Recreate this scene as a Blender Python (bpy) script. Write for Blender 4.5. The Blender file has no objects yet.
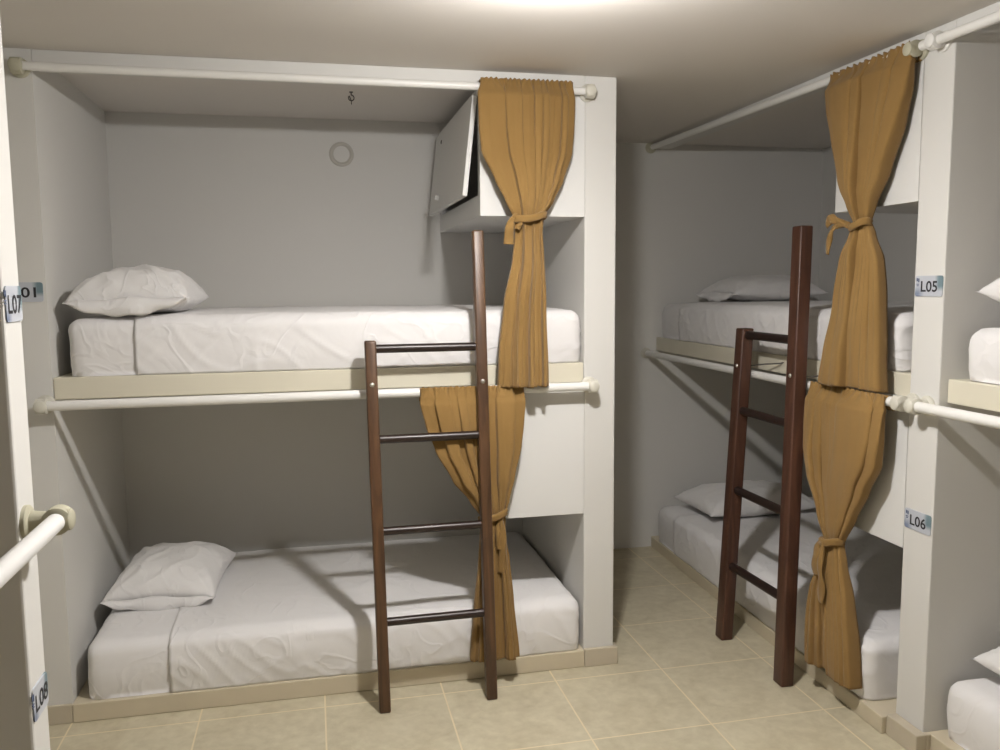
import bpy, bmesh, math, random
from math import sin, cos, pi, sqrt, radians
from mathutils import Vector, Matrix, noise

scene = bpy.context.scene
COL = scene.collection

# ------------------------------------------------------------------ materials
def srgb(r, g, b):
    f = lambda c: (c / 12.92 if c <= 0.04045 else ((c + 0.055) / 1.055) ** 2.4)
    return (f(r / 255), f(g / 255), f(b / 255), 1)

def new_mat(name):
    m = bpy.data.materials.new(name); m.use_nodes = True
    nt = m.node_tree
    return m, nt, nt.nodes['Principled BSDF']

def plain(name, col, rough=0.6, spec=0.4, bump=None, vary=0.0, vscale=6.0, metallic=0.0):
    m, nt, b = new_mat(name)
    b.inputs['Base Color'].default_value = col
    b.inputs['Roughness'].default_value = rough
    b.inputs['Specular IOR Level'].default_value = spec
    b.inputs['Metallic'].default_value = metallic
    N = nt.nodes; L = nt.links
    tc = N.new('ShaderNodeTexCoord')
    if vary > 0:
        nz = N.new('ShaderNodeTexNoise'); nz.inputs['Scale'].default_value = vscale; nz.inputs['Detail'].default_value = 4
        mix = N.new('ShaderNodeMix'); mix.data_type = 'RGBA'
        mix.inputs[6].default_value = tuple(c * (1 - vary) for c in col[:3]) + (1,)
        mix.inputs[7].default_value = tuple(min(1, c * (1 + vary)) for c in col[:3]) + (1,)
        L.new(tc.outputs['Object'], nz.inputs['Vector']); L.new(nz.outputs['Fac'], mix.inputs[0]); L.new(mix.outputs[2], b.inputs['Base Color'])
    if bump:
        nz2 = N.new('ShaderNodeTexNoise'); nz2.inputs['Scale'].default_value = bump[0]; nz2.inputs['Detail'].default_value = 5
        bp = N.new('ShaderNodeBump'); bp.inputs['Strength'].default_value = bump[1]; bp.inputs['Distance'].default_value = bump[2]
        L.new(tc.outputs['Object'], nz2.inputs['Vector']); L.new(nz2.outputs['Fac'], bp.inputs['Height']); L.new(bp.outputs['Normal'], b.inputs['Normal'])
    return m

WALL = plain('wall_paint', (0.68, 0.67, 0.64, 1), 0.75, 0.25, bump=(9, 0.12, 0.006), vary=0.015, vscale=2.5)
CEIL = plain('ceiling_paint', (0.70, 0.665, 0.62, 1), 0.8, 0.2, bump=(7, 0.12, 0.006), vary=0.02, vscale=2)
TAN = plain('bounce_tan', (0.56, 0.50, 0.43, 1), 0.8, 0.2, vary=0.02, vscale=2)  # invented colour for the unseen wall, to dim and warm the bounced light
LOCKER = plain('locker_white', (0.73, 0.725, 0.705, 1), 0.55, 0.35, bump=(12, 0.05, 0.003))
CREAM = plain('cream_board', (0.70, 0.66, 0.535, 1), 0.5, 0.4, vary=0.03, vscale=5)
PIPE = plain('white_pvc', (0.80, 0.79, 0.755, 1), 0.35, 0.5)
PIPE2 = plain('worn_pvc', (0.80, 0.79, 0.77, 1), 0.35, 0.5, vary=0.02, vscale=40)
OLIVE = plain('aged_plastic', (0.47, 0.45, 0.34, 1), 0.45, 0.4, vary=0.1, vscale=30)
FITTING = plain('ivory_plastic', (0.62, 0.60, 0.52, 1), 0.4, 0.45, vary=0.05, vscale=30)
DARK = plain('locker_shade', (0.10, 0.095, 0.09, 1), 0.9, 0.1)  # near-black that paints shade into the lockers and the door hole
METAL = plain('screw_steel', (0.75, 0.74, 0.72, 1), 0.3, 0.5, metallic=1.0)
DMETAL = plain('dark_wire', (0.12, 0.11, 0.10, 1), 0.5, 0.5, metallic=0.6)
KERB = plain('kerb_tile', srgb(203, 192, 168), 0.4, 0.4, vary=0.06, vscale=7)
BASE = plain('baseboard_tile', srgb(192, 182, 162), 0.4, 0.4, vary=0.07, vscale=9)
LETTER = plain('sign_black', (0.025, 0.025, 0.03, 1), 0.5, 0.3)
LOGO = plain('sign_blue', srgb(88, 100, 128), 0.5, 0.3)
RING = plain('plaster_ring', (0.53, 0.51, 0.465, 1), 0.8, 0.2)

def wood(name, c1, c2, axis_scale=(30, 30, 2.0), rough=0.4):
    m, nt, b = new_mat(name); N = nt.nodes; L = nt.links
    tc = N.new('ShaderNodeTexCoord'); mp = N.new('ShaderNodeMapping'); mp.inputs['Scale'].default_value = axis_scale
    nz = N.new('ShaderNodeTexNoise'); nz.inputs['Scale'].default_value = 1.0; nz.inputs['Detail'].default_value = 6; nz.inputs['Distortion'].default_value = 1.2
    cr = N.new('ShaderNodeValToRGB'); cr.color_ramp.elements[0].position = 0.3; cr.color_ramp.elements[0].color = c1
    cr.color_ramp.elements[1].position = 0.72; cr.color_ramp.elements[1].color = c2
    L.new(tc.outputs['Object'], mp.inputs['Vector']); L.new(mp.outputs['Vector'], nz.inputs['Vector'])
    L.new(nz.outputs['Fac'], cr.inputs['Fac']); L.new(cr.outputs['Color'], b.inputs['Base Color'])
    b.inputs['Roughness'].default_value = rough; b.inputs['Specular IOR Level'].default_value = 0.45
    return m
WOOD = wood('varnished_wood', srgb(58, 40, 27), srgb(98, 70, 46))
WOOD2 = wood('red_varnished_wood', srgb(60, 38, 29), srgb(88, 58, 44))
RUNG = wood('dark_rung_wood', srgb(30, 21, 19), srgb(48, 33, 28), (3, 40, 40), 0.36)

def cloth(name, col, wr_scale, wr_str, wr_dist, stretch=(1, 1, 1), sheen=0.1):
    m, nt, b = new_mat(name); N = nt.nodes; L = nt.links
    tc = N.new('ShaderNodeTexCoord'); mp = N.new('ShaderNodeMapping'); mp.inputs['Scale'].default_value = stretch
    nz = N.new('ShaderNodeTexNoise'); nz.inputs['Scale'].default_value = wr_scale; nz.inputs['Detail'].default_value = 3; nz.inputs['Distortion'].default_value = 0.6
    wv = N.new('ShaderNodeTexNoise'); wv.inputs['Scale'].default_value = 600
    bp = N.new('ShaderNodeBump'); bp.inputs['Strength'].default_value = wr_str; bp.inputs['Distance'].default_value = wr_dist
    bp2 = N.new('ShaderNodeBump'); bp2.inputs['Strength'].default_value = 0.08; bp2.inputs['Distance'].default_value = 0.001
    L.new(tc.outputs['Object'], mp.inputs['Vector']); L.new(mp.outputs['Vector'], nz.inputs['Vector']); L.new(tc.outputs['Object'], wv.inputs['Vector'])
    n3 = N.new('ShaderNodeTexNoise'); n3.inputs['Scale'].default_value = wr_scale * .75; n3.inputs['Detail'].default_value = 1.5; n3.inputs['Distortion'].default_value = 1.6
    sb = N.new('ShaderNodeMath'); sb.operation = 'SUBTRACT'; sb.inputs[1].default_value = .5
    ab = N.new('ShaderNodeMath'); ab.operation = 'ABSOLUTE'
    mr = N.new('ShaderNodeMapRange'); mr.inputs[1].default_value = 0; mr.inputs[2].default_value = .055; mr.inputs[3].default_value = .35; mr.inputs[4].default_value = 0
    ad = N.new('ShaderNodeMath'); ad.operation = 'ADD'
    L.new(mp.outputs['Vector'], n3.inputs['Vector']); L.new(n3.outputs['Fac'], sb.inputs[0]); L.new(sb.outputs[0], ab.inputs[0]); L.new(ab.outputs[0], mr.inputs[0])
    L.new(nz.outputs['Fac'], ad.inputs[0]); L.new(mr.outputs[0], ad.inputs[1])
    L.new(ad.outputs[0], bp.inputs['Height']); L.new(wv.outputs['Fac'], bp2.inputs['Height']); L.new(bp.outputs['Normal'], bp2.inputs['Normal'])
    L.new(bp2.outputs['Normal'], b.inputs['Normal'])
    b.inputs['Base Color'].default_value = col; b.inputs['Roughness'].default_value = 0.85
    b.inputs['Specular IOR Level'].default_value = 0.15; b.inputs['Sheen Weight'].default_value = sheen
    return m
SHEET = cloth('white_sheet', (0.80, 0.785, 0.78, 1), 6, 0.35, 0.012)
CASE = cloth('white_pillowcase', (0.80, 0.785, 0.775, 1), 9, 0.35, 0.012)

def curtain_mat():
    m, nt, b = new_mat('mustard_curtain'); N = nt.nodes; L = nt.links
    tc = N.new('ShaderNodeTexCoord')
    nz = N.new('ShaderNodeTexNoise'); nz.inputs['Scale'].default_value = 5; nz.inputs['Detail'].default_value = 3
    mix = N.new('ShaderNodeMix'); mix.data_type = 'RGBA'
    mix.inputs[6].default_value = srgb(130, 101, 57); mix.inputs[7].default_value = srgb(142, 113, 69)
    wv = N.new('ShaderNodeTexNoise'); wv.inputs['Scale'].default_value = 14; wv.inputs['Detail'].default_value = 4
    bp = N.new('ShaderNodeBump'); bp.inputs['Strength'].default_value = 0.2; bp.inputs['Distance'].default_value = 0.006
    L.new(tc.outputs['Object'], nz.inputs['Vector']); L.new(nz.outputs['Fac'], mix.inputs[0]); L.new(mix.outputs[2], b.inputs['Base Color'])
    L.new(tc.outputs['Object'], wv.inputs['Vector']); L.new(wv.outputs['Fac'], bp.inputs['Height']); L.new(bp.outputs['Normal'], b.inputs['Normal'])
    b.inputs['Roughness'].default_value = 0.9; b.inputs['Specular IOR Level'].default_value = 0.1; b.inputs['Sheen Weight'].default_value = 0.15
    return m
CURTAIN = curtain_mat()

def tile_mat():
    m, nt, b = new_mat('floor_tiles'); N = nt.nodes; L = nt.links
    tc = N.new('ShaderNodeTexCoord'); mp = N.new('ShaderNodeMapping')
    px, py = 0.430, 0.428
    mp.inputs['Location'].default_value = (-0.426 / px, 0.100 / py, 0); mp.inputs['Scale'].default_value = (1 / px, 1 / py, 1)
    L.new(tc.outputs['Object'], mp.inputs['Vector'])
    br = N.new('ShaderNodeTexBrick'); br.offset = 0.0; br.squash = 1.0
    br.inputs['Scale'].default_value = 1; br.inputs['Brick Width'].default_value = 1; br.inputs['Row Height'].default_value = 1
    br.inputs['Mortar Size'].default_value = 0.0085; br.inputs['Mortar Smooth'].default_value = 0.4; br.inputs['Bias'].default_value = 0
    br.inputs['Color1'].default_value = (0, 0, 0, 1); br.inputs['Color2'].default_value = (1, 1, 1, 1); br.inputs['Mortar'].default_value = (0.5, 0.5, 0.5, 1)
    L.new(mp.outputs['Vector'], br.inputs['Vector'])
    n1 = N.new('ShaderNodeTexNoise'); n1.inputs['Scale'].default_value = 7; n1.inputs['Detail'].default_value = 8; n1.inputs['Roughness'].default_value = 0.65; n1.inputs['Distortion'].default_value = 0.8
    n2 = N.new('ShaderNodeTexNoise'); n2.inputs['Scale'].default_value = 28; n2.inputs['Detail'].default_value = 6
    L.new(tc.outputs['Object'], n1.inputs['Vector']); L.new(tc.outputs['Object'], n2.inputs['Vector'])
    cr = N.new('ShaderNodeValToRGB')
    cr.color_ramp.elements[0].position = 0.33; cr.color_ramp.elements[0].color = srgb(180, 170, 143)
    cr.color_ramp.elements[1].position = 0.68; cr.color_ramp.elements[1].color = srgb(208, 200, 175)
    ad = N.new('ShaderNodeMath'); ad.operation = 'MULTIPLY_ADD'; ad.inputs[1].default_value = 0.35
    L.new(n2.outputs['Fac'], ad.inputs[0]); 
    sc = N.new('ShaderNodeMath'); sc.operation = 'MULTIPLY'; sc.inputs[1].default_value = 0.65
    L.new(n1.outputs['Fac'], sc.inputs[0]); L.new(sc.outputs[0], ad.inputs[2]); L.new(ad.outputs[0], cr.inputs['Fac'])
    hv = N.new('ShaderNodeHueSaturation')
    mr = N.new('ShaderNodeMapRange'); mr.inputs[3].default_value = 0.96; mr.inputs[4].default_value = 1.05
    L.new(br.outputs['Color'], mr.inputs[0]); L.new(mr.outputs[0], hv.inputs['Value']); L.new(cr.outputs['Color'], hv.inputs['Color'])
    mx = N.new('ShaderNodeMix'); mx.data_type = 'RGBA'; mx.inputs[7].default_value = srgb(222, 208, 176)
    L.new(br.outputs['Fac'], mx.inputs[0]); L.new(hv.outputs['Color'], mx.inputs[6]); L.new(mx.outputs[2], b.inputs['Base Color'])
    bp = N.new('ShaderNodeBump'); bp.inputs['Strength'].default_value = 0.25; bp.inputs['Distance'].default_value = 0.002; bp.invert = True
    L.new(br.outputs['Fac'], bp.inputs['Height']); L.new(bp.outputs['Normal'], b.inputs['Normal'])
    b.inputs['Roughness'].default_value = 0.38; b.inputs['Specular IOR Level'].default_value = 0.4
    return m
TILES = tile_mat()

def sign_mat():
    m, nt, b = new_mat('sign_plate'); N = nt.nodes; L = nt.links
    tc = N.new('ShaderNodeTexCoord'); sp = N.new('ShaderNodeSeparateXYZ'); L.new(tc.outputs['Generated'], sp.inputs[0])
    def ramp(src, pts):
        r = N.new('ShaderNodeValToRGB'); e = r.color_ramp.elements
        e[0].position, e[0].color = pts[0]; e[1].position, e[1].color = pts[-1]
        for p, c in pts[1:-1]:
            x = e.new(p); x.color = c
        L.new(src, r.inputs['Fac']); return r
    base = srgb(190, 194, 202)
    g = lambda v: (v, v, v, 1)
    rx = ramp(sp.outputs['X'], [(0.72, g(0)), (0.86, g(1))]); rz = ramp(sp.outputs['Z'], [(0.25, g(0)), (0.5, g(1))])
    lx = ramp(sp.outputs['X'], [(0.12, g(1)), (0.34, g(0))]); lz = ramp(sp.outputs['Z'], [(0.15, g(1)), (0.5, g(0))])
    m1 = N.new('ShaderNodeMath'); m1.operation = 'MULTIPLY'; L.new(rx.outputs[0], m1.inputs[0]); L.new(rz.outputs[0], m1.inputs[1])
    m2 = N.new('ShaderNodeMath'); m2.operation = 'MULTIPLY'; L.new(lx.outputs[0], m2.inputs[0]); L.new(lz.outputs[0], m2.inputs[1])
    a = N.new('ShaderNodeMix'); a.data_type = 'RGBA'; a.inputs[6].default_value = base; a.inputs[7].default_value = srgb(112, 134, 142); L.new(m1.outputs[0], a.inputs[0])
    c = N.new('ShaderNodeMix'); c.data_type = 'RGBA'; c.inputs[7].default_value = srgb(122, 134, 160); L.new(m2.outputs[0], c.inputs[0]); L.new(a.outputs[2], c.inputs[6])
    L.new(c.outputs[2], b.inputs['Base Color']); b.inputs['Roughness'].default_value = 0.35
    return m
SIGN = sign_mat()

def emit_mat(name, power):
    m = bpy.data.materials.new(name); m.use_nodes = True
    nt = m.node_tree; nt.nodes.clear()
    o = nt.nodes.new('ShaderNodeOutputMaterial'); e = nt.nodes.new('ShaderNodeEmission')
    e.inputs['Color'].default_value = (1.0, 0.972, 0.952, 1); e.inputs['Strength'].default_value = power
    nt.links.new(e.outputs[0], o.inputs[0]); return m

# ------------------------------------------------------------------ mesh helpers
def obj(name, bm, mat, parent=None, smooth=False, angle=None):
    me = bpy.data.meshes.new(name)
    bmesh.ops.recalc_face_normals(bm, faces=bm.faces[:])
    bm.to_mesh(me); bm.free()
    me.materials.append(mat)
    if smooth:
        for p in me.polygons: p.use_smooth = True
        if angle is not None: me.set_sharp_from_angle(angle=radians(angle))
    o = bpy.data.objects.new(name, me); COL.objects.link(o)
    if parent is not None:
        o.parent = parent
        o.matrix_parent_inverse = Matrix.Translation(-Vector(parent.location))
    return o

def thing(name, label, cat, loc=(0, 0, 0), group=None):
    o = bpy.data.objects.new(name, None); COL.objects.link(o); o.empty_display_size = 0.1
    o.location = loc
    o['label'] = label; o['category'] = cat
    if group: o['group'] = group
    return o

def tag(o, label, cat, group=None):
    o['label'] = label; o['category'] = cat
    if group: o['group'] = group
    return o

def struct(name, bm, mat, **k):
    o = obj(name, bm, mat, **k); o['kind'] = 'structure'; return o

def box(bm, x0, x1, y0, y1, z0, z1, bevel=0.0, seg=2):
    r = bmesh.ops.create_cube(bm, size=1)
    vs = r['verts']
    for v in vs:
        v.co = Vector(((x0 + x1) / 2 + v.co.x * (x1 - x0), (y0 + y1) / 2 + v.co.y * (y1 - y0), (z0 + z1) / 2 + v.co.z * (z1 - z0)))
    if bevel > 0:
        es = list({e for v in vs for e in v.link_edges})
        bmesh.ops.bevel(bm, geom=es, offset=bevel, segments=seg, profile=0.5, affect='EDGES')
    return bm

def BX(*a, **k): return box(bmesh.new(), *a, **k)

def cyl(bm, p0, p1, r0, r1=None, seg=24, cap=True):
    p0 = Vector(p0); p1 = Vector(p1); d = p1 - p0
    r1 = r0 if r1 is None else r1
    m = Matrix.Translation((p0 + p1) / 2) @ d.to_track_quat('Z', 'Y').to_matrix().to_4x4()
    bmesh.ops.create_cone(bm, cap_ends=cap, segments=seg, radius1=r0, radius2=r1, depth=d.length, matrix=m)
    return bm

def sph(bm, c, r, sc=(1, 1, 1), u=20, v=14):
    m = Matrix.Translation(Vector(c)) @ Matrix.Diagonal((sc[0], sc[1], sc[2], 1))
    bmesh.ops.create_uvsphere(bm, u_segments=u, v_segments=v, radius=r, matrix=m)
    return bm

def lathe_along(bm, p0, axis, prof, seg=28):
    """prof: list of (distance along axis, radius)"""
    axis = Vector(axis).normalized(); q = axis.to_track_quat('Z', 'Y').to_matrix()
    rings = []
    for d, r in prof:
        rings.append([bm.verts.new(Vector(p0) + q @ Vector((r * cos(2 * pi * i / seg), r * sin(2 * pi * i / seg), d))) for i in range(seg)])
    for a, b in zip(rings, rings[1:]):
        for i in range(seg):
            bm.faces.new((a[i], a[(i + 1) % seg], b[(i + 1) % seg], b[i]))
    bm.faces.new(rings[0][::-1]); bm.faces.new(rings[-1])
    return bm

def tube(bm, pts, r, seg=10):
    pts = [Vector(p) for p in pts]; rings = []
    for i, p in enumerate(pts):
        t = (pts[min(i + 1, len(pts) - 1)] - pts[max(i - 1, 0)]).normalized()
        q = t.to_track_quat('Z', 'Y').to_matrix()
        rings.append([bm.verts.new(p + q @ Vector((r * cos(2 * pi * k / seg), r * sin(2 * pi * k / seg), 0))) for k in range(seg)])
    for a, b in zip(rings, rings[1:]):
        for k in range(seg): bm.faces.new((a[k], a[(k + 1) % seg], b[(k + 1) % seg], b[k]))
    bm.faces.new(rings[0][::-1]); bm.faces.new(rings[-1])
    return bm

# ------------------------------------------------------------------ camera
cam = bpy.data.cameras.new('camera'); co = bpy.data.objects.new('camera', cam); COL.objects.link(co)
F, CX, CY, CZ, YAW, PITCH, ROLL = 840.5, 0.85672, -3.04374, 1.5, 0.21777, 0.10632, -0.008
fw = Vector((sin(YAW) * cos(PITCH), cos(YAW) * cos(PITCH), -sin(PITCH)))
rt = Vector((cos(YAW), -sin(YAW), 0)); up = rt.cross(fw)
r2 = rt * cos(ROLL) + up * sin(ROLL); u2 = -rt * sin(ROLL) + up * cos(ROLL)
M = Matrix(((r2.x, u2.x, -fw.x, CX), (r2.y, u2.y, -fw.y, CY), (r2.z, u2.z, -fw.z, CZ), (0, 0, 0, 1)))
co.matrix_world = M
cam.sensor_fit = 'HORIZONTAL'; cam.sensor_width = 36; cam.lens = 36 * F / 1000; cam.clip_start = 0.02
scene.camera = co

# ------------------------------------------------------------------ dimensions
XP, XPR = 1.859, 1.983         # partition between first bunk and the passage
D, YC = 0.985, 1.365           # back wall of the first bunk, end wall of the passage
X2 = 2.719; XB2 = 3.74         # front and back plane of the right-hand bunks
YA, YB = -0.714, -0.843        # partition between the two right-hand bunks
ZC = 2.264                     # ceiling
HFT, HFB = 1.204, 1.130        # upper bed board
ZBU, ZBL = 1.752, 0.617        # underside of the lockers
KH = 0.068
XL = 0.33; YL0, YL1 = -1.422, -1.330
YR = -4.05; XLW = -0.80
Y3 = -2.95

# ------------------------------------------------------------------ setting
struct('floor', BX(XLW - .1, XB2 + .1, YR - .1, YC + .1, -0.06, 0.0), TILES)
struct('ceiling', BX(XLW - .1, XB2 + .1, YR - .1, YC + .1, ZC, ZC + .08), CEIL)
struct('wall_back', BX(0, XP, D, YC + .1, 0, ZC), WALL)
struct('wall_left', BX(XLW, 0, 0, YC + .1, 0, ZC), WALL)
struct('wall_partition', BX(XP, XPR, 0, YC + .1, 0, ZC, bevel=0.004), WALL)
struct('wall_passage', BX(XPR, XB2 + .1, YC, YC + .1, 0, ZC), WALL)
struct('wall_right', BX(XB2, XB2 + .1, YR - .1, YC, 0, ZC), WALL)
struct('wall_divider', BX(X2, XB2, YB, YA, 0, ZC, bevel=0.004), WALL)
struct('wall_near', BX(XLW, XL, YL0, YL1, 0, ZC, bevel=0.005), WALL)
struct('wall_outer', BX(XLW - .1, XLW, YR - .1, YC + .1, 0, ZC), WALL)
struct('wall_front', BX(XLW, XB2, YR - .1, YR, 0, ZC), TAN)
struct('wall_far_end', BX(X2, XB2, Y3 - .13, Y3, 0, ZC), WALL)
# shallow beams above the bunk openings
struct('trim_1', BX(0, XP, 0, 0.085, 2.212, ZC, bevel=0.003), WALL)
struct('trim_2', BX(X2, X2 + .085, YA, YC, 2.236, ZC, bevel=0.003), WALL)
struct('trim_3', BX(X2, X2 + .085, Y3, YB, 2.236, ZC, bevel=0.003), WALL)
# tiled kerbs and plinths under the lower beds
def plinth(name, x0, x1, y0, y1, mat=KERB): return struct(name, BX(x0, x1, y0, y1, 0, KH, bevel=0.004), mat)
plinth('trim_4', 0, XP, -0.014, D)
bm = BX(2.664, XB2, YA - .004, YC, 0, KH - .008, bevel=0.004)
for v in bm.verts:
    if v.co.x < 2.7: v.co.x += .050 * (v.co.y - YA) / (YC - YA)
struct('trim_5', bm, KERB)
plinth('trim_6', 2.735, XB2, Y3, YB)
struct('baseboard_left', BX(XLW, -0.0005, -0.012, 0, 0, KH, bevel=0.003), BASE)
bm = bmesh.new(); box(bm, XP + .0, XPR + .014, -0.018, -0.0002, 0, KH + .004, bevel=0.003); box(bm, XPR + .0002, XPR + .014, -0.0004, YC, 0, KH + .004, bevel=0.003)
struct('baseboard_partition', bm, BASE)
bm = bmesh.new(); box(bm, 2.680, X2 - .0002, YB - .020, YA - .005, 0, KH + .002, bevel=0.004); box(bm, X2 - .0004, X2 + .016, YB - .020, YB - .0002, 0, KH + .002, bevel=0.004)
struct('baseboard_divider', bm, BASE)

# ------------------------------------------------------------------ pipes and their wall brackets
def bracket(bm, wall_pt, axis_pt, along, ring=True):
    """flange on the wall, neck to the pipe, sleeve round the pipe"""
    w = Vector(wall_pt); a = Vector(axis_pt); n = (a - w).normalized(); L = (a - w).length
    lathe_along(bm, w, n, [(0, 0.031), (0.007, 0.031), (0.010, 0.027), (0.011, 0.020), (L * 0.7, 0.017), (L, 0.017)])
    al = Vector(along).normalized()
    if ring:
        lathe_along(bm, a - al * 0.018, al, [(0, 0.020), (0.003, 0.0255), (0.033, 0.0255), (0.036, 0.020)])
    lathe_along(bm, a + n * 0.012, n, [(0, 0.021), (0.010, 0.020), (0.014, 0.015), (0.015, 0.0)][:3])
    return bm

def end_bracket(bm, wall_pt, n, r=0.03, depth=0.03):
    lathe_along(bm, wall_pt, n, [(0, r), (0.006, r), (0.010, r * .88), (0.012, r * .74), (depth, r * .70), (depth + .004, r * .58)])
    return bm

def rail(name, label, p0, p1, r, group, brackets, mats=(PIPE, FITTING), cat='pipe'):
    t = thing(name, label, cat, p0, group)
    obj('pipe', cyl(bmesh.new(), p0, p1, r, seg=28), mats[0], t, smooth=True, angle=50)
    for k, b in enumerate(brackets):
        m = mats[1] if len(b) < 4 else b[3]
        if b[0] == 'clamp': o = obj('bracket', bracket(bmesh.new(), b[1], b[2], Vector(p1) - Vector(p0)), m, t, smooth=True, angle=40)
        else: o = obj('bracket', end_bracket(bmesh.new(), b[1], b[2]), m, t, smooth=True, angle=40)
    return t
ZR = 1.117
G_R = 'white rails along the upper beds'
rail('guard_rail', 'white pipe rail under the cream board between the L01 post and the L-shaped partition', (-0.03, -0.052, ZR), (1.887, -0.052, ZR + .003), 0.0165, G_R,
     [('clamp', (-0.022, 0, ZR), (-0.022, -0.052, ZR)), ('clamp', (1.876, 0, ZR + .003), (1.876, -0.052, ZR + .003))])
bpy.data.objects['guard_rail']['label'] = 'long white pipe rail below the bed board facing the viewer, right of the L01 post'
rail('guard_rail', 'white pipe rail crossing behind the red-brown ladder to the post with sign L05', (2.668, YC, ZR), (2.668, -0.742, ZR), 0.0165, G_R,
     [('end', (2.668, YC, ZR), (0, -1, 0)), ('clamp', (X2, -0.735, ZR), (2.668, -0.735, ZR))])
rail('guard_rail', 'white pipe rail running from the L05 post along the cropped bed at the picture edge', (2.668, -0.775, ZR), (2.668, Y3 + .02, ZR), 0.0165, G_R,
     [('clamp', (X2, -0.800, ZR), (2.668, -0.800, ZR))])
ZRL = 1.076
rail('guard_rail', 'white pipe rail in an olive clamp on the post with sign L07', (XL + .056, YL1 - .040, ZRL), (XL + .056, Y3, ZRL), 0.0165, G_R,
     [('clamp', (XL, YL1 - .058, ZRL), (XL + .056, YL1 - .058, ZRL), OLIVE)], mats=(PIPE2, OLIVE))
G_C = 'curtain rods under the ceiling'
rail('curtain_rod', 'thin white rod under the ceiling over the bed with sign L01', (-0.034, -0.034, 2.203), (1.872, -0.034, 2.2), 0.0135, G_C,
     [('clamp', (-0.034, 0, 2.203), (-0.034, -0.034, 2.203), OLIVE), ('clamp', (1.866, 0, 2.2), (1.866, -0.034, 2.2), FITTING)], cat='rod')
rail('curtain_rod', 'white ceiling rod from the passage end wall to the bracket above sign L05', (2.685, YC, 2.240), (2.685, -0.72, 2.212), 0.0145, G_C,
     [('end', (2.685, YC, 2.240), (0, -1, 0), OLIVE), ('clamp', (X2, -0.705, 2.212), (2.685, -0.705, 2.212), OLIVE)], cat='rod')
rail('curtain_rod', 'white rod under the ceiling in the top right corner past the olive bracket', (2.685, -0.745, 2.212), (2.685, Y3 + .02, 2.196), 0.0145, G_C,
     [('clamp', (X2, -0.80, 2.2115), (2.685, -0.80, 2.2115), PIPE)], cat='rod')

# ------------------------------------------------------------------ bed frames
def bed_frame(label, x0, x1, y0, y1, front, notch=0.0):
    c = ((x0 + x1) / 2, (y0 + y1) / 2, HFB)
    t = thing('bed_frame', label, 'bed frame', c, 'cream upper bed frames')
    th = 0.022
    if front == 'y':
        obj('front_board', BX(x0, x1, y0, y0 + th, HFB, HFT, bevel=0.003), CREAM, t)
        obj('deck', BX(x0, x1, y0 + th, y1, HFB + .004, HFT - .002), CREAM, t)
    else:
        obj('front_board', BX(x0, x0 + th, y0, y1, HFB, HFT, bevel=0.003), CREAM, t)
        obj('deck', BX(x0 + th, x1, y0, y1, HFB + .004, HFT - .002), CREAM, t)
    return t
bed_frame('cream painted bed board over the long rail, under the mattress facing the viewer', 0.002, XP - .001, 0.006, D, 'y')
bed_frame('cream painted bed board behind the red-brown ladder, left of sign L05', X2 + .012, XB2, YA + .001, YC - .001, 'x')
bed_frame('cream painted bed board cropped by the picture edge, right of sign L05', X2 + .03, XB2, Y3, YB - .001, 'x')

# ------------------------------------------------------------------ mattresses
def ridge(p, s):
    return 1 - abs(noise.noise(p * s)) * 2

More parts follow.
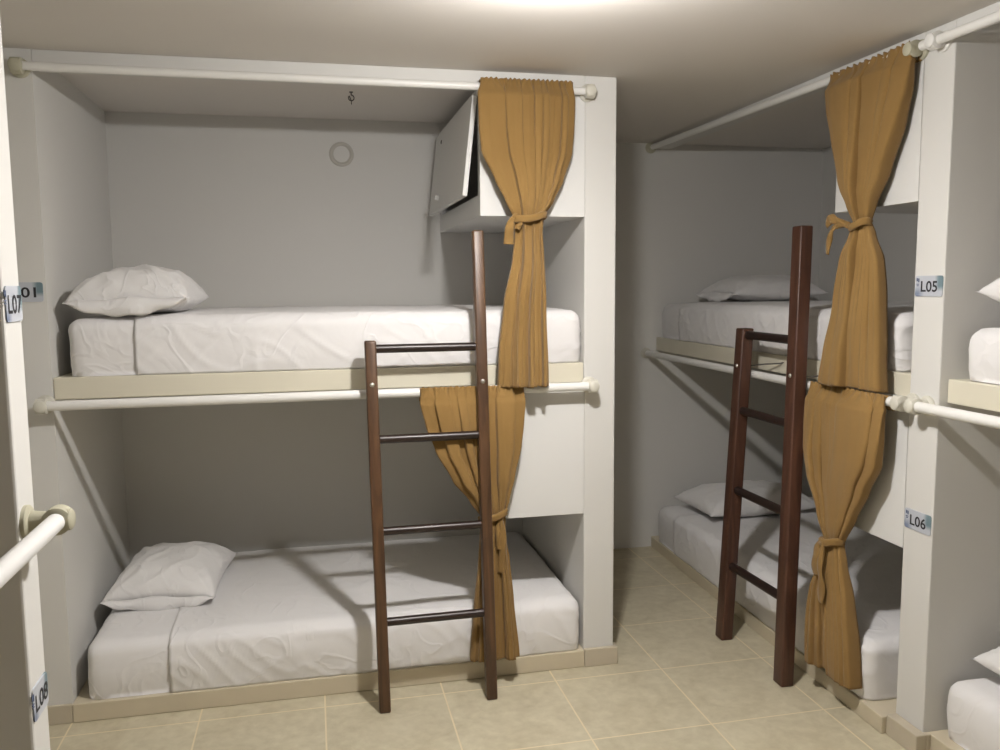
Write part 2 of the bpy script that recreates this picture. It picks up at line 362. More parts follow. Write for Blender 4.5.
def soft_box(bm, dims, r, n, seed, amp, cut=None, out=0.0, zmin=None):
    """rounded box centred on x,y with base at z=0, wrinkled; cut=(umin) keeps faces past umin in x"""
    lx, ly, lz = dims
    nx, ny, nz = n
    def P(u, v, w):
        p = Vector(((u - .5) * lx, (v - .5) * ly, w * lz))
        q = Vector((max(-lx / 2 + r, min(lx / 2 - r, p.x)), max(-ly / 2 + r, min(ly / 2 - r, p.y)), max(r, min(lz - r, p.z))))
        pz = Vector((p.x, p.y, max(p.z, r)))          # sides run straight down to a flat base
        d = pz - q
        nrm = d.normalized() if d.length > 1e-6 else Vector((0, 0, 1))
        s = q + nrm * r if d.length > 1e-6 else pz
        if p.z < r: s.z = p.z
        # gentle belly of the top and sides
        s.z += 0.012 * max(0, (w - .5) * 2) * sin(pi * u) ** .5 * sin(pi * v) ** .5
        bow = sin(pi * min(1, max(0, w))) * 0.010
        s.y += (-1 if v < .5 else 1) * bow * (1 if abs(v - .5) > .45 else 0)
        k = Vector((seed * 3.1, seed * 1.7, seed))
        side = 1 if w < .92 else 0.35
        a = noise.noise(Vector((s.x * 5, s.y * 5, s.z * 9)) + k) * .5
        b = ridge(Vector((s.x * 1.0 + s.z * .9, s.y, s.z * .6)) + k, 9) - .6
        b = max(0, b) ** 1.5
        c = max(0, ridge(Vector((s.x * 1.0 - s.z * 1.3, s.y * .8, s.z * .4)) + k * 2, 6) - .65) ** 1.5
        s += nrm * (out + amp * (a + (2.0 * b + 1.7 * c) * side))
        s.z = max(s.z, 0.0)
        return s
    grid = {}
    def V(i, j, k):
        key = (i, j, k)
        if key not in grid: grid[key] = bm.verts.new(P(i / nx, j / ny, k / nz))
        return grid[key]
    def keep(i): return cut is None or (i + .5) / nx > cut
    for i in range(nx):
        if not keep(i): continue
        for j in range(ny):
            bm.faces.new((V(i, j, nz), V(i + 1, j, nz), V(i + 1, j + 1, nz), V(i, j + 1, nz)))
            if cut is None: bm.faces.new((V(i, j, 0), V(i, j + 1, 0), V(i + 1, j + 1, 0), V(i + 1, j, 0)))
        for k in range(nz):
            bm.faces.new((V(i, 0, k), V(i + 1, 0, k), V(i + 1, 0, k + 1), V(i, 0, k + 1)))
            bm.faces.new((V(i, ny, k), V(i, ny, k + 1), V(i + 1, ny, k + 1), V(i + 1, ny, k)))
    for j in range(ny):
        for k in range(nz):
            if cut is None: bm.faces.new((V(0, j, k), V(0, j, k + 1), V(0, j + 1, k + 1), V(0, j + 1, k)))
            bm.faces.new((V(nx, j, k), V(nx, j + 1, k), V(nx, j + 1, k + 1), V(nx, j, k + 1)))
    return bm

def mattress(label, base, dims, rotz, seed, fold):
    """dims: length, width, height; the head is at local -x; rotz turns it"""
    t = thing('mattress', label, 'mattress', base, 'white made-up mattresses')
    R = Matrix.Translation(Vector(base)) @ Matrix.Rotation(rotz, 4, 'Z')
    bm = soft_box(bmesh.new(), dims, 0.036, (72, 36, 10), seed, 0.005)
    bm.transform(R); obj('fitted_sheet', bm, SHEET, t, smooth=True)
    bm = soft_box(bmesh.new(), dims, 0.036, (170, 50, 24), seed + 5, 0.008, cut=fold, out=0.0065)
    # hem edge: turn the head end of the top sheet down onto the sheet below
    bm.transform(R); o = obj('top_sheet', bm, SHEET, t, smooth=True)
    md = o.modifiers.new('thickness', 'SOLIDIFY'); md.thickness = 0.005; md.offset = -1
    return t
MH = 0.186
HM = HFT + .001
mattress('white upper mattress facing the viewer with an open-ended pillow at its far left', (0.9500, 0.492, HM), (1.80, 0.94, MH + .006), 0, 1, 0.118)
mattress('white lower mattress behind the brown ladder with a pillow at its left end', (0.9450, 0.482, KH + .001), (1.79, 0.96, MH + .012), 0, 2, 0.15)
mattress('white upper mattress in grey shade behind the red-brown ladder, left of sign L05', (3.225, 0.345, HM), (1.95, 0.96, MH), -pi / 2, 3, 0.13)
mattress('white lower mattress on the kerb behind the red-brown ladder, left of sign L06', (3.202, 0.325, KH - .006), (1.89, 1.00, MH + .012), -pi / 2 - .018, 4, 0.13)
mattress('white upper mattress cropped by the picture edge right of sign L05', (3.250, -1.83, HM), (1.90, 0.95, MH - .03), -pi / 2, 6, 0.13)
mattress('white lower mattress in the bottom right corner of the picture', (3.250, -1.82, KH + .001), (1.90, 0.95, MH), -pi / 2, 7, 0.13)

# ------------------------------------------------------------------ pillows
def pillow_mesh(bm, a, b, h, seed, n=44, wr=1.0):
    vt = {}
    k0 = Vector((seed * 2.3, seed * 5.1, seed * 1.1))
    def P(i, j, s):
        u = -1 + 2 * i / n; v = -1 + 2 * j / n
        # concave edges, pointed corners
        x = a * u * (1 - 0.07 * (1 - v * v) * abs(u) ** 3)
        y = b * v * (1 - 0.07 * (1 - u * u) * abs(v) ** 3)
        e = max(0, (1 - abs(u) ** 2.8)) ** .58 * max(0, (1 - abs(v) ** 2.8)) ** .58
        z = h * e
        edge = (1 - e)
        w = max(0, ridge(Vector((u * 1.2, v * 1.0, s * .7)) + k0, 1.6) - .55) * .16 + noise.noise(Vector((u * 1.7, v * 1.7, s * 3)) + k0) * .11
        # gathers that radiate from the corners
        ang = math.atan2(1.15 - abs(v), 1.15 - abs(u)); rad = sqrt((1 - abs(u)) ** 2 + (1 - abs(v)) ** 2)
        g = sin(ang * 17 + seed + (1 if u > 0 else 2.2) + (v > 0) * 1.3) * .10 * max(0, 1 - rad / 1.0) * min(1, rad * 4)
        z += h * wr * (w + g) * (e ** .5)
        zs = z * (1.0 if s > 0 else -0.45)
        droop = 0.0
        return Vector((x, y, zs))
    for s in (1, -1):
        for i in range(n + 1):
            for j in range(n + 1):
                bd = i in (0, n) or j in (0, n)
                key = (i, j, 0 if bd else s)
                if key not in vt: vt[key] = bm.verts.new(P(i, j, s))
        for i in range(n):
            for j in range(n):
                q = []
                for (ii, jj) in ((i, j), (i + 1, j), (i + 1, j + 1), (i, j + 1)):
                    bd = ii in (0, n) or jj in (0, n)
                    q.append(vt[(ii, jj, 0 if bd else s)])
                try: bm.faces.new(q if s > 0 else q[::-1])
                except ValueError: pass
    return bm

def pillow(label, loc, size, rot, seed, flap=True, side=-1):
    """size: half length, half width, half thickness; flap on the local -y long side"""
    t = thing('pillow', label, 'pillow', loc, 'white bed pillows')
    a, b, h = size
    R = Matrix.Translation(Vector(loc)) @ rot.to_4x4()
    bm = pillow_mesh(bmesh.new(), a, b, h, seed); bm.transform(R)
    obj('cushion', bm, CASE, t, smooth=True)
    if flap:
        # loose open hem of the case: a lip of cloth that hangs from the edge as a shallow crescent
        bm = bmesh.new(); n = 40; m = 7; rows = []
        for i in range(n + 1):
            u = -1 + 2 * i / n; col = []
            for j in range(m + 1):
                w = j / m
                prof = (1 - abs(u) ** 2.2)
                yy = -b * (1 - 0.07 * (1 - u * u)) - 0.010 * prof - 0.016 * sin(pi * w * .8) - 0.006 * sin(u * 9 + seed) * w
                zz = (0.10 * h * prof + .004 * sin(u * 7 + seed)) * (1 - w) + w * (-0.44 * h * prof) + 0.003 * sin(u * 13 + seed) * w
                col.append(bm.verts.new(Vector((a * u * .985, yy, zz))))
            rows.append(col)
        for i in range(n):
            for j in range(m): bm.faces.new((rows[i][j], rows[i + 1][j], rows[i + 1][j + 1], rows[i][j + 1]))
        bm.transform(R); o = obj('case_hem', bm, CASE, t, smooth=True)
        md = o.modifiers.new('thickness', 'SOLIDIFY'); md.thickness = 0.003
    return t
def rot(x=0, y=0, z=0): return Matrix.Rotation(radians(z), 3, 'Z') @ Matrix.Rotation(radians(y), 3, 'Y') @ Matrix.Rotation(radians(x), 3, 'X')
ZT = HM + MH; ZTL = KH + MH + .012
pillow('plump white pillow on the upper mattress facing the viewer, right of sign L01', (0.252, 0.225, ZT + .066), (0.202, 0.20, 0.116), rot(0, -2, -4), 1)
pillow('white pillow lying at the left end of the lower mattress behind the brown ladder', (0.268, 0.50, ZTL + .062), (0.212, 0.225, 0.105), rot(4, 0, -6), 2)
pillow('shaded white pillow with an open end on the upper bed behind the red-brown ladder', (3.20, 1.06, ZT + .056), (0.20, 0.27, 0.095), rot(0, 0, -88), 3)
pillow('shaded white pillow on the low bed beside the passage end wall', (3.12, 1.03, ZTL + .054), (0.33, 0.21, 0.10), rot(0, 0, 3), 4, flap=False)
pillow('white pillow tip at the right picture edge beside sign L05', (3.13, -1.085, ZT + .050), (0.33, 0.215, 0.150), rot(8, 0, 2), 5, flap=False)
pillow('white pillow tip in the bottom right corner on the low bed', (3.15, -1.09, ZTL + .046), (0.31, 0.205, 0.12), rot(4, 0, 2), 6, flap=False)

# ------------------------------------------------------------------ lockers over the foot ends
def locker_front(label, x0, x1, z0, z1, flap):
    t = thing('locker', label, 'locker', ((x0 + x1) / 2, D / 2, z0), 'white lockers above the foot ends')
    bm = bmesh.new(); e = 0.0006
    y1 = D - e
    box(bm, x0, x1 - e, 0.0005, 0.02, z0, z1)                      # front panel
    box(bm, x0, x1 - e, 0.02, y1, z0, z0 + 0.02)                   # bottom panel
    if flap:
        box(bm, x0, x0 + .02, 0.02, y1, z0 + .02, z0 + .078)       # lower lip
        box(bm, x0, x0 + .02, 0.02, 0.04, z0 + .078, z1 - .03)
        box(bm, x0, x0 + .02, 0.93, y1, z0 + .078, z1 - .03)
        box(bm, x0, x0 + .02, 0.02, y1, z1 - .03, z1)
    else:
        box(bm, x0, x0 + .02, 0.02, y1, z0 + .02, z1)
    obj('body', bm, LOCKER, t)
    obj('shade_panel', BX(x1 - .03, x1 - .012, 0.022, y1 - .004, z0 + .022, z1 - .004), DARK, t)  # added dark panel, paints the shade inside the white locker
    # flap door hung from its top edge
    L = (z1 - .03) - (z0 + .070); ang = radians(6.6 if flap else 0)
    bm = bmesh.new(); box(bm, -0.018, 0, 0.026, 0.925, -L, 0, bevel=0.002)
    bm.transform(Matrix.Translation((x0 - .002, 0, z1 - .03)) @ Matrix.Rotation(ang, 4, 'Y'))
    o = obj('door', bm, LOCKER, t)
    bm = bmesh.new(); lathe_along(bm, (-0.018, 0.66, -L + .055), (-1, 0, 0), [(0, .011), (.004, .011), (.006, .008), (.016, .010), (.018, .007)])
    bm.transform(Matrix.Translation((x0 - .002, 0, z1 - .03)) @ Matrix.Rotation(ang, 4, 'Y'))
    k = obj('knob', bm, LOCKER, o, smooth=True, angle=40); k.matrix_parent_inverse = Matrix.Identity(4)
    k.parent = o; k.matrix_parent_inverse = o.matrix_local.inverted()
    k.matrix_parent_inverse = (Matrix.Translation(Vector(t.location)) @ o.matrix_parent_inverse).inverted()
    bm = bmesh.new(); lathe_along(bm, (-0.018, 0.74, -.05), (-1, 0, 0), [(0, .009), (.002, .009), (.003, .006)])
    bm.transform(Matrix.Translation((x0 - .002, 0, z1 - .03)) @ Matrix.Rotation(ang, 4, 'Y'))
    k = obj('hole_shade_disc', bm, DARK, o); k.matrix_parent_inverse = (Matrix.Translation(Vector(t.location)) @ o.matrix_parent_inverse).inverted()  # flat dark disc painted as the shade in a small hole
    return t
def locker_side(label, y0, y1, z0, z1):
    t = thing('locker', label, 'locker', ((X2 + XB2) / 2, (y0 + y1) / 2, z0), 'white lockers above the foot ends')
    bm = bmesh.new(); e = 0.0006
    box(bm, X2, X2 + .02, y0 + e, y1, z0, z1)
    box(bm, X2 + .02, XB2 - e, y0 + e, y1, z0, z0 + .02)
    box(bm, X2 + .02, XB2 - e, y1 - .02, y1, z0 + .02, z0 + .078)
    box(bm, X2 + .02, X2 + .05, y1 - .02, y1, z0 + .078, z1)
    box(bm, XB2 - .05, XB2 - e, y1 - .02, y1, z0 + .078, z1)
    box(bm, X2 + .05, XB2 - .05, y1 - .02, y1, z1 - .03, z1)
    obj('body', bm, LOCKER, t)
    bm = BX(X2 + .052, XB2 - .052, y1 - .018, y1 + .002, z0 + .080, z1 - .032, bevel=.002)
    obj('door', bm, LOCKER, t)
    return t
locker_front('white locker under the ceiling with its flap door ajar, left of the tall tied curtain', 1.462, XP, ZBU, 2.2115, True)
locker_front('white locker above the foot of the lower bed behind the pipe rail and short curtain', 1.462, XP, ZBL, HFB - .001, False)
locker_side('white locker under the ceiling above sign L05 behind the curtain', YA, -0.284, ZBU, 2.2355)
locker_side('white locker beside sign L06 behind the low curtain', YA, -0.284, 0.634, HFB - .001)

# ------------------------------------------------------------------ curtains
def lerp_rows(rows, z):
    if z >= rows[0][0]: return rows[0][1:]
    for a, b in zip(rows, rows[1:]):
        if z >= b[0]:
            t = (a[0] - z) / (a[0] - b[0]); t = t * t * (3 - 2 * t) * .4 + t * .6
            return tuple(p + (q - p) * t for p, q in zip(a[1:], b[1:]))
    return rows[-1][1:]

def curtain(label, rows, mapf, rod_off, ztie, seed, folds, tails, hem_skew=0.0, round_=1.0, band=.045, crease=1.0, deep=2.4):
    """rows: (z, left, right, depth of folds); mapf(s, o, z) -> world, s along the rod, o out towards the room"""
    rnd = random.Random(seed)
    ztop, zbot = rows[0][0], rows[-1][0]
    s_mid = (rows[0][1] + rows[0][2]) / 2
    t = thing('curtain', label, 'curtain', mapf(s_mid, rod_off, ztop), 'tied mustard curtains')
    NU, NV = 260, 130
    # uneven pleats: widths and depths differ from fold to fold
    wd = folds; folds = len(wd)
    tot = sum(wd); edge = [0]
    for q in wd: edge.append(edge[-1] + q / tot)
    dp = [rnd.uniform(.25, 1.25) for _ in range(folds + 1)]
    sk = [rnd.uniform(-.25, .25) for _ in range(folds + 1)]
    tuck = [rnd.uniform(.20, .36) for _ in range(folds + 1)]
    dp = [max(.55, q) for q in dp]
    bm = bmesh.new(); G = []
    k0 = Vector((seed * 7.7, seed * 3.3, seed))
    for j in range(NV + 1):
        v = j / NV
        z = ztop + (zbot - ztop) * v
        l, r, dep = lerp_rows(rows, z)
        hw = (r - l) / 2; c = (l + r) / 2
        row = []
        head = max(0.0, 1 - (ztop - z) / 0.055)
        pinch = math.exp(-((ztie - z) / 0.06) ** 2)
        low = max(0, min(1, (ztie - z) / .25))
        for i in range(NU + 1):
            u = i / NU
            uu = max(0, min(.99999, u + .020 * noise.noise(Vector((u * 5, z * 1.3, 0)) + k0) * sin(pi * u)))
            f = 0
            while f < folds - 1 and uu >= edge[f + 1]: f += 1
            ft = (uu - edge[f]) / (edge[f + 1] - edge[f])
            # each pleat: broad front panel, narrow tucked-in return
            a = ft + sk[f] * sin(pi * ft) * .5
            prof = 1 - abs(2 * a - 1) ** 3.2
            wob = 1 + .45 * noise.noise(Vector((f * 3.7, z * 2.2, 5)) + k0)
            o = dep * deep * (dp[f] * prof * wob - .45)
            # long thin creases that run with the fall of the cloth
            cr = ridge(Vector((u * 7 + .25 * z, z * .55, 2)) + k0, 1.6)
            cr2 = ridge(Vector((u * 17, z * .7, 7)) + k0, 1.5)
            fine = (.45 + .9 * low + .5 * pinch) * min(1, hw / .05 + .3)
            o += (.0050 * max(0, cr - .3) + .0034 * max(0, cr2 - .1)) * fine * (1 - head) * 1.6 * crease
            s = c + hw * (2 * u - 1) + hw * .03 * noise.noise(Vector((u * 3, z * 4, 8)) + k0) * (1 - head)
            s -= tuck[f] * 2 * hw * wd[f] / tot * sin(2 * pi * a) * (1 - head) * min(1, .4 + hw / .12)
            rnd_o = max(0, 1 - (2 * u - 1) ** 2) ** .5
            o += rnd_o * min(hw * .40, .028) * (1 - head) * round_
            o += .010 * noise.noise(Vector((u * 4, z * 5, 1)) + k0) * (1 - pinch) * (1 - head)
            ruffle = noise.noise(Vector((u * 34, z * 9, 4)) + k0) + .6 * sin(2 * pi * u * folds * 2.2 + 3 * noise.noise(Vector((u * 5, 0, 0)) + k0))
            o = o * (1 - head * .85) + head * .0045 * ruffle
            st = math.exp(-((ztop - z - .050) / .007) ** 2)
            o -= .004 * st
            hem = max(0, (v - .7) / .3) ** 2
            zz = z + (hem_skew * (u - .5) + .006 * noise.noise(Vector((u * 6, 3, 3)) + k0) + .006 * (prof - .5) * dp[f]) * hem + head * .004 * ruffle * (1 if j == 0 else .5)
            row.append(bm.verts.new(Vector(mapf(s, rod_off + o, zz))))
        G.append(row)
    for j in range(NV):
        for i in range(NU): bm.faces.new((G[j][i], G[j][i + 1], G[j + 1][i + 1], G[j + 1][i]))
    o = obj('drape', bm, CURTAIN, t, smooth=True)
    md = o.modifiers.new('thickness', 'SOLIDIFY'); md.thickness = 0.0014; md.offset = 0
    # back of the rod pocket, so that the cloth wraps its rod
    bm = bmesh.new(); l, r, dep = rows[0][1:]; g = []
    for i in range(61):
        u = i / 60; cl = []
        for q in range(9):
            an = pi * q / 8
            rr = 0.0205 + .0015 * sin(u * 120)
            cl.append(bm.verts.new(Vector(mapf(l + (r - l) * u, rod_off - rr - 0.0 + rr * cos(an) , ztop - .004 - .024 + (.026 * sin(an) if q < 5 else .026 * sin(an) - .026 * (q - 4) / 4)))))
        g.append(cl)
    for a, b in zip(g, g[1:]):
        for q in range(8): bm.faces.new((a[q], b[q], b[q + 1], a[q + 1]))
    o = obj('rod_pocket', bm, CURTAIN, t, smooth=True)
    md = o.modifiers.new('thickness', 'SOLIDIFY'); md.thickness = 0.0014
    # tie band
    l, r, dep = lerp_rows(rows, ztie); c = (l + r) / 2; hw = (r - l) / 2 + .007
    ob = rod_off + .012 * round_; ho = min(hw * .8, band)
    bm = bmesh.new(); n = 40; bw = .013; rings = []
    for i in range(n):
        a = 2 * pi * i / n
        x = c + hw * cos(a); y = ob + ho * sin(a) * (1.0 if sin(a) > 0 else .75)
        tilt = .010 * cos(a) + .003 * sin(3 * a)
        rings.append([bm.verts.new(Vector(mapf(x + d * cos(a), y + d * sin(a), ztie + tilt + zz))) for d, zz in ((0, -bw), (.004, -bw * .5), (.002, 0), (.005, bw * .55), (0, bw), (-.006, bw), (-.006, -bw))])
    for i in range(n):
        a, b = rings[i], rings[(i + 1) % n]
        for q in range(7): bm.faces.new((a[q], b[q], b[(q + 1) % 7], a[(q + 1) % 7]))
    band = obj('tie_band', bm, CURTAIN, t, smooth=True)
    # knot and hanging tails of the band
    for pts, w in tails:
        bm = bmesh.new(); P = []
        nseg = 16
        pv = [Vector(p) for p in pts]
        for i in range(nseg + 1):
            f = i / nseg * (len(pv) - 1); a = int(min(len(pv) - 2, math.floor(f))); tt = f - a
            p0 = pv[max(0, a - 1)]; p1 = pv[a]; p2 = pv[a + 1]; p3 = pv[min(len(pv) - 1, a + 2)]
            p = .5 * ((2 * p1) + (p2 - p0) * tt + (2 * p0 - 5 * p1 + 4 * p2 - p3) * tt ** 2 + (3 * p1 - p0 - 3 * p2 + p3) * tt ** 3)
            d = (p2 - p1); d = Vector((d.x, 0, d.z)).normalized(); nr = Vector((-d.z, 0, d.x))
            ww = w * (.45 + .55 * min(1, i / nseg * 1.6)) / 2
            cv = [p + nr * ww * q + Vector((0, .004 * (1 - q * q) + .003 * sin(i * .8 + q * 2), 0)) for q in (-1, -.5, 0, .5, 1)]
            P.append([bm.verts.new(Vector(mapf(x.x, x.y, x.z))) for x in cv])
        for a, b in zip(P, P[1:]):
            for q in range(4): bm.faces.new((a[q], a[q + 1], b[q + 1], b[q]))
        o = obj('tie_tail', bm, CURTAIN, t, smooth=True)
        md = o.modifiers.new('thickness', 'SOLIDIFY'); md.thickness = 0.003
    k = tails[0][0][0]
    bm = bmesh.new(); sph(bm, (0, 0, 0), .013, (1.1, .8, 1.0), 14, 10)
    for v in bm.verts: v.co *= 1 + .18 * noise.noise(v.co * 90 + k0)
    for v in bm.verts: v.co = Vector(mapf(k[0] + v.co.x, k[1] + v.co.y, k[2] + v.co.z))
    obj('tie_knot', bm, CURTAIN, t, smooth=True)
    return t
mY = lambda s, o, z: (s, -o, z)              # first bunk: along +x, out = -y
mX = lambda s, o, z: (X2 - o, -s, z)         # right-hand bunks: along -y, out = -x
curtain('tall mustard curtain tied in its middle, right of the tall stile of the brown ladder',
        [(2.228, 1.457, 1.797, .008), (2.17, 1.455, 1.798, .014), (2.05, 1.457, 1.795, .018), (1.975, 1.467, 1.790, .018), (1.875, 1.514, 1.756, .016), (1.80, 1.548, 1.719, .013),
         (1.747, 1.570, 1.684, .008), (1.69, 1.578, 1.678, .010), (1.59, 1.569, 1.685, .016), (1.447, 1.538, 1.690, .020), (1.265, 1.518, 1.695, .022), (1.128, 1.513, 1.695, .024)],
        mY, 0.055, 1.740, 3, (2.0, 1.3, 1.0, .6, .5, .5, .6, .5, .7), [([(1.572, .085, 1.742), (1.556, .092, 1.725), (1.549, .090, 1.69), (1.546, .088, 1.645)], .036), ([(1.572, .085, 1.742), (1.59, .098, 1.722), (1.575, .096, 1.70)], .02)])
curtain('short mustard curtain tied with a band, hanging from the rail behind the brown ladder',
        [(1.138, 1.222, 1.603, .004), (1.085, 1.222, 1.600, .006), (1.0, 1.241, 1.594, .012), (0.908, 1.274, 1.587, .016), (0.793, 1.336, 1.563, .015), (0.714, 1.398, 1.544, .010),
         (0.655, 1.436, 1.528, .006), (0.58, 1.434, 1.527, .009), (0.484, 1.427, 1.542, .014), (0.332, 1.411, 1.556, .018), (0.105, 1.394, 1.576, .020)],
        mY, 0.0735, 0.655, 8, (1.0, .8, .6, .6, .9, 1.1, 1.3, .7), [([(1.506, .082, .655), (1.514, .10, .60), (1.514, .10, .52), (1.508, .098, .44)], .030), ([(1.506, .082, .655), (1.498, .098, .60), (1.502, .10, .53)], .024)], round_=.45, band=.026, deep=1.9)
curtain('tall mustard curtain tied with a side bow, left of sign L05',
        [(2.232, .298, .710, .008), (2.18, .300, .708, .014), (2.107, .314, .700, .022), (2.0, .350, .672, .026), (1.853, .414, .610, .024), (1.76, .462, .566, .016),
         (1.70, .486, .550, .008), (1.66, .474, .572, .011), (1.578, .440, .606, .018), (1.44, .412, .624, .022), (1.258, .358, .634, .024), (1.139, .326, .645, .024)],
        mX, 0.048, 1.690, 12, (.8, 1.5, .7, 1.3, .6, .9), [([(.475, .080, 1.695), (.42, .088, 1.692), (.392, .088, 1.660), (.375, .085, 1.60)], .024), ([(.475, .080, 1.695), (.43, .09, 1.712), (.395, .088, 1.720), (.365, .085, 1.705)], .034)], crease=.55)
curtain('short mustard curtain tied low with hanging band ends, left of sign L06',
        [(1.138, .276, .690, .004), (1.08, .276, .690, .008), (.985, .280, .686, .014), (.90, .288, .672, .018), (.80, .316, .614, .018), (.69, .374, .552, .013),
         (.585, .416, .502, .007), (.52, .404, .520, .011), (.40, .380, .556, .018), (.25, .380, .588, .022), (.108, .378, .606, .024)],
        mX, 0.0735, .585, 6, (.5, .5, .6, .9, .7, 2.2, .8), [([(.458, .118, .585), (.462, .132, .50), (.476, .132, .43), (.468, .128, .37)], .034), ([(.418, .105, .575), (.405, .112, .52), (.411, .112, .45)], .042)], round_=.8, crease=.6)

# ------------------------------------------------------------------ ladders
def bar(bm, p0, p1, w, d, wdir, bevel=.006):
    """square bar from p0 to p1, cut level at the foot; w along wdir, d across"""
    p0 = Vector(p0); p1 = Vector(p1); wd = Vector(wdir).normalized()
    dd = Vector((0, 0, 1)).cross(wd).normalized()
    vs = []
    for p in (p0, p1):
        for a, b in ((-1, -1), (1, -1), (1, 1), (-1, 1)):
            vs.append(bm.verts.new(p + wd * a * w / 2 + dd * b * d / 2))
    fs = [(0, 1, 2, 3), (4, 7, 6, 5), (0, 4, 5, 1), (1, 5, 6, 2), (2, 6, 7, 3), (3, 7, 4, 0)]
    for f in fs: bm.faces.new([vs[i] for i in f])
    bmesh.ops.bevel(bm, geom=bm.edges[:], offset=bevel, segments=3, profile=.5, affect='EDGES')
    return bm

def ladder(label, stiles, rungs_z, wdir, out, w, d, mat, bolt_z, hooks, rung_r=.0152):
    t = thing('bunk_ladder', label, 'ladder', (Vector(stiles[0][0]) + Vector(stiles[1][0])) / 2, 'wooden bunk ladders')
    at = lambda st, z: Vector(st[0]) + (Vector(st[1]) - Vector(st[0])) * ((z - st[0][2]) / (st[1][2] - st[0][2]))
    wd = Vector(wdir).normalized(); ou = Vector(out).normalized()
    for st in stiles:
        s = obj('stile', bar(bmesh.new(), st[0], st[1], w, d, wdir), mat, t, smooth=True, angle=35)
        for bz in bolt_z:
            p = at(st, bz) + ou * (d / 2)
            b = obj('bolt', lathe_along(bmesh.new(), p - ou * .004, ou, [(0, .0085), (.005, .0085), (.008, .006), (.0095, .002)], 16), METAL, s, smooth=True, angle=40)
            b.matrix_parent_inverse = (Matrix.Translation(Vector(t.location)) @ s.matrix_parent_inverse).inverted()
    for z in rungs_z:
        a = at(stiles[0], z); b = at(stiles[1], z); dr = (b - a).normalized()
        obj('rung', cyl(bmesh.new(), a + dr * w * .3, b - dr * w * .3, rung_r, seg=20), RUNG, t, smooth=True, angle=50)
    for hp in hooks:
        obj('hook', tube(bmesh.new(), hp, .0028, 8), DMETAL, t, smooth=True)
    return t
L1 = [((1.063, -0.178, 0), (1.047, -0.0945, 1.312)), ((1.4505, -0.172, 0), (1.4365, -0.066, 1.695))]
def y1(st, z): return st[0][1] + (st[1][1] - st[0][1]) * z / st[1][2]
ladder('brown wooden ladder leaning on the rail of the bed that faces the viewer', L1, (1.283, .966, .641, .318), (1, 0, 0), (0, -1, 0), .040, .042, WOOD, (1.16,),
       [[(x, -.080, 1.175), (x, -.05, 1.177), (x, -.01, 1.185), (x, .0, 1.19)] for x in (1.049, 1.4407)])
L2 = [((2.522, 0.112, 0), (2.634, 0.196, 1.312)), ((2.542, -0.320, 0), (2.656, -0.178, 1.712))]
ladder('red-brown wooden ladder in the passage, leaning on the bed rail near sign L05', L2, (1.285, .968, .634, .313), (0, 1, 0), (-1, 0, 0), .062, .052, WOOD2, (1.155,),
       [[(2.645, .165, 1.155), (2.69, .12, 1.165), (2.722, .06, 1.172), (2.735, .05, 1.178)], [(2.645, -.24, 1.15), (2.69, -.245, 1.152), (2.735, -.25, 1.158)]], rung_r=.0175)

# ------------------------------------------------------------------ number signs
def text_mesh(s):
    cu = bpy.data.curves.new('lettering', 'FONT'); cu.body = s; cu.extrude = 0.0; cu.offset = 0.018; cu.resolution_u = 6
    o = bpy.data.objects.new('lettering', cu); COL.objects.link(o)
    dg = bpy.context.evaluated_depsgraph_get()
    me = bpy.data.meshes.new_from_object(o.evaluated_get(dg))
    bpy.data.objects.remove(o); return me

def sign(text, label, origin, xdir, normal, w=.118, h=.064):
    """origin: centre of the plate on its wall"""
    n = Vector(normal); xd = Vector(xdir); zd = Vector((0, 0, 1))
    th = .003
    # built in local axes x (right), -y (out), z (up) so that the printed gradient keeps its corners
    bm = BX(-w / 2, w / 2, -th, 0, -h / 2, h / 2)
    es = [e for e in bm.edges if abs(e.verts[0].co.y - e.verts[1].co.y) > th * .5]
    bmesh.ops.bevel(bm, geom=es, offset=.008, segments=4, profile=.5, affect='EDGES')
    R = Matrix((xd, -n, zd)).transposed().to_4x4()
    me = bpy.data.meshes.new('number_sign'); bm.to_mesh(me); bm.free(); me.materials.append(SIGN)
    o = bpy.data.objects.new('number_sign', me); COL.objects.link(o)
    o.matrix_world = Matrix.Translation(Vector(origin)) @ R
    tag(o, label, 'sign', 'number signs on the posts')
    def child(name, me2, mat):
        me2.materials.clear(); me2.materials.append(mat)
        c = bpy.data.objects.new(name, me2); COL.objects.link(c); c.parent = o; return c
    me2 = text_mesh(text)
    xs = [v.co.x for v in me2.vertices]; ys = [v.co.y for v in me2.vertices]
    tw, thh = .071, .034
    for v in me2.vertices:
        X = (v.co.x - min(xs)) / (max(xs) - min(xs)) * tw - .033
        Z = (v.co.y - min(ys)) / (max(ys) - min(ys)) * thh - .018
        v.co = Vector((X, -th - .0006, Z))
    child('lettering', me2, LETTER)
    bm = bmesh.new()
    for (x, z, ww, hh) in ((-.050, .020, .005, .010), (-.043, .018, .004, .012), (-.047, .006, .011, .0025), (-.047, .001, .009, .0025)):
        box(bm, x - ww / 2, x + ww / 2, -th - .0012, -th - .0001, z - hh / 2, z + hh / 2)
    me3 = bpy.data.meshes.new('emblem'); bm.to_mesh(me3); bm.free(); child('emblem', me3, LOGO)
    return o
sign('L01', 'small grey number sign L01 on the far left post', (-.068, 0, 1.490), (1, 0, 0), (0, -1, 0))
sign('L05', 'small grey number sign L05 on the white post at right', (X2, -.781, 1.487), (0, -1, 0), (-1, 0, 0))
sign('L06', 'small grey number sign L06 on the white post at right', (X2, -.779, .741), (0, -1, 0), (-1, 0, 0))
sign('L07', 'bright grey number sign L07 seen edge-on on the near white post', (XL, YL1 - .045, 1.474), (0, 1, 0), (1, 0, 0), w=.082, h=.064)
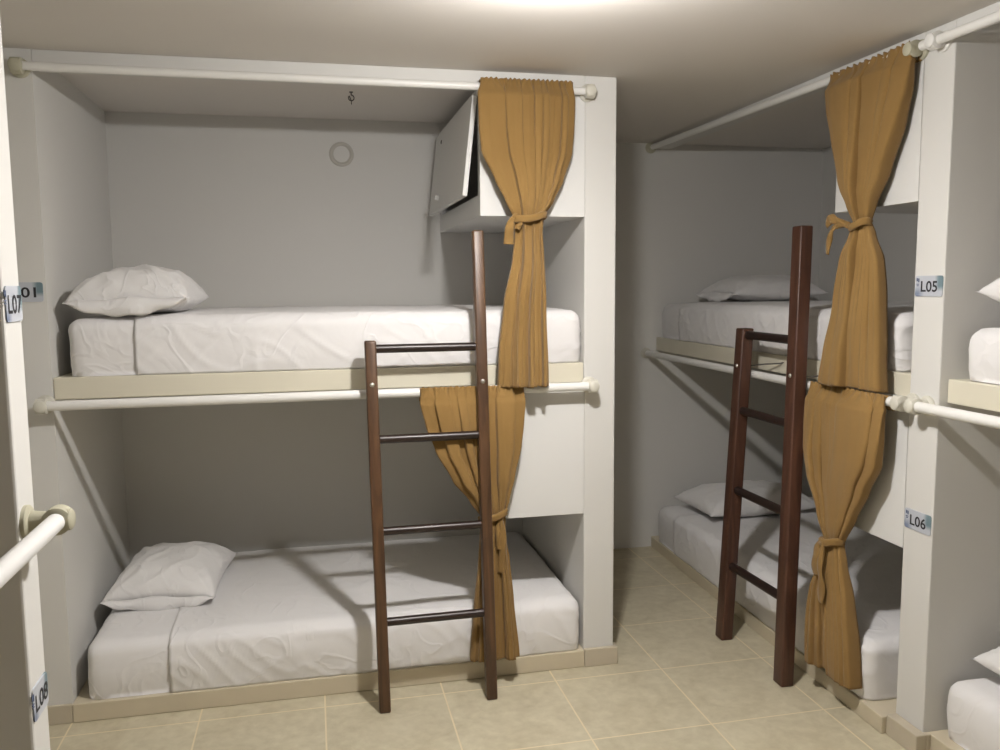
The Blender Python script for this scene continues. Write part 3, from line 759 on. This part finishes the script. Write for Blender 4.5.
sign('L08', 'grey number sign L08 low on the near white post', (XL, YL1 - .046, .735), (0, 1, 0), (1, 0, 0), w=.084, h=.064)

# ------------------------------------------------------------------ small things on ceiling and wall
t = thing('ceiling_hook', 'tiny metal screw hook in the ceiling above the upper mattress', 'hook', (1.03, .42, ZC))
bm = bmesh.new(); pts = [(1.03, .42, ZC)] + [(1.03, .42, ZC - .012)]
pts += [(1.03 + .011 * sin(a), .42, ZC - .023 + .011 * cos(a)) for a in [i * pi / 8 for i in range(0, 15)]]
pts += [(1.03, .42, ZC - .034), (1.03, .42, ZC - .048)]
obj('wire_loop', tube(bm, pts, .0022, 8), DMETAL, t, smooth=True)
obj('collar', lathe_along(bmesh.new(), (1.03, .42, ZC), (0, 0, -1), [(0, .008), (.002, .008), (.003, .004)], 16), DMETAL, t)
bm = bmesh.new()
lathe_along(bm, (1.007, D, 2.107), (0, -1, 0), [(0, .056), (.005, .055), (.008, .051), (.008, .044), (.004, .040), (.004, .034)], 40)
wc = obj('wall_cover', bm, RING, None, smooth=True, angle=40)
obj('center', lathe_along(bmesh.new(), (1.007, D - .0041, 2.107), (0, -1, 0), [(0, .0365), (.001, .0365)], 32), WALL, wc)
tag(wc, 'round plaster cover high on the back wall above the upper bed', 'cover')

# ------------------------------------------------------------------ lamp
GLOW = emit_mat('lamp_glow', 1440)
LX, LY, LZ = 1.435, -1.155, 2.165
t = thing('ceiling_lamp', 'round white lamp glowing on the ceiling above the ladders', 'lamp', (LX, LY, ZC))
obj('lamp_holder', lathe_along(bmesh.new(), (LX, LY, ZC), (0, 0, -1), [(0, .050), (.010, .050), (.016, .040), (.020, .022), (.070, .020)], 28), PIPE, t, smooth=True, angle=40)
bm = bmesh.new(); sph(bm, (LX, LY, LZ), .050, (1, 1, .26), 24, 14)
obj('bulb', bm, GLOW, t, smooth=True)

w = bpy.data.worlds.new('world'); scene.world = w; w.use_nodes = True
w.node_tree.nodes['Background'].inputs['Color'].default_value = (0.02, 0.02, 0.02, 1)
w.node_tree.nodes['Background'].inputs['Strength'].default_value = 0.3

vs = scene.view_settings
vs.view_transform = 'Standard'; vs.look = 'None'; vs.gamma = 1.0; vs.exposure = 0.0
vs.use_curve_mapping = False
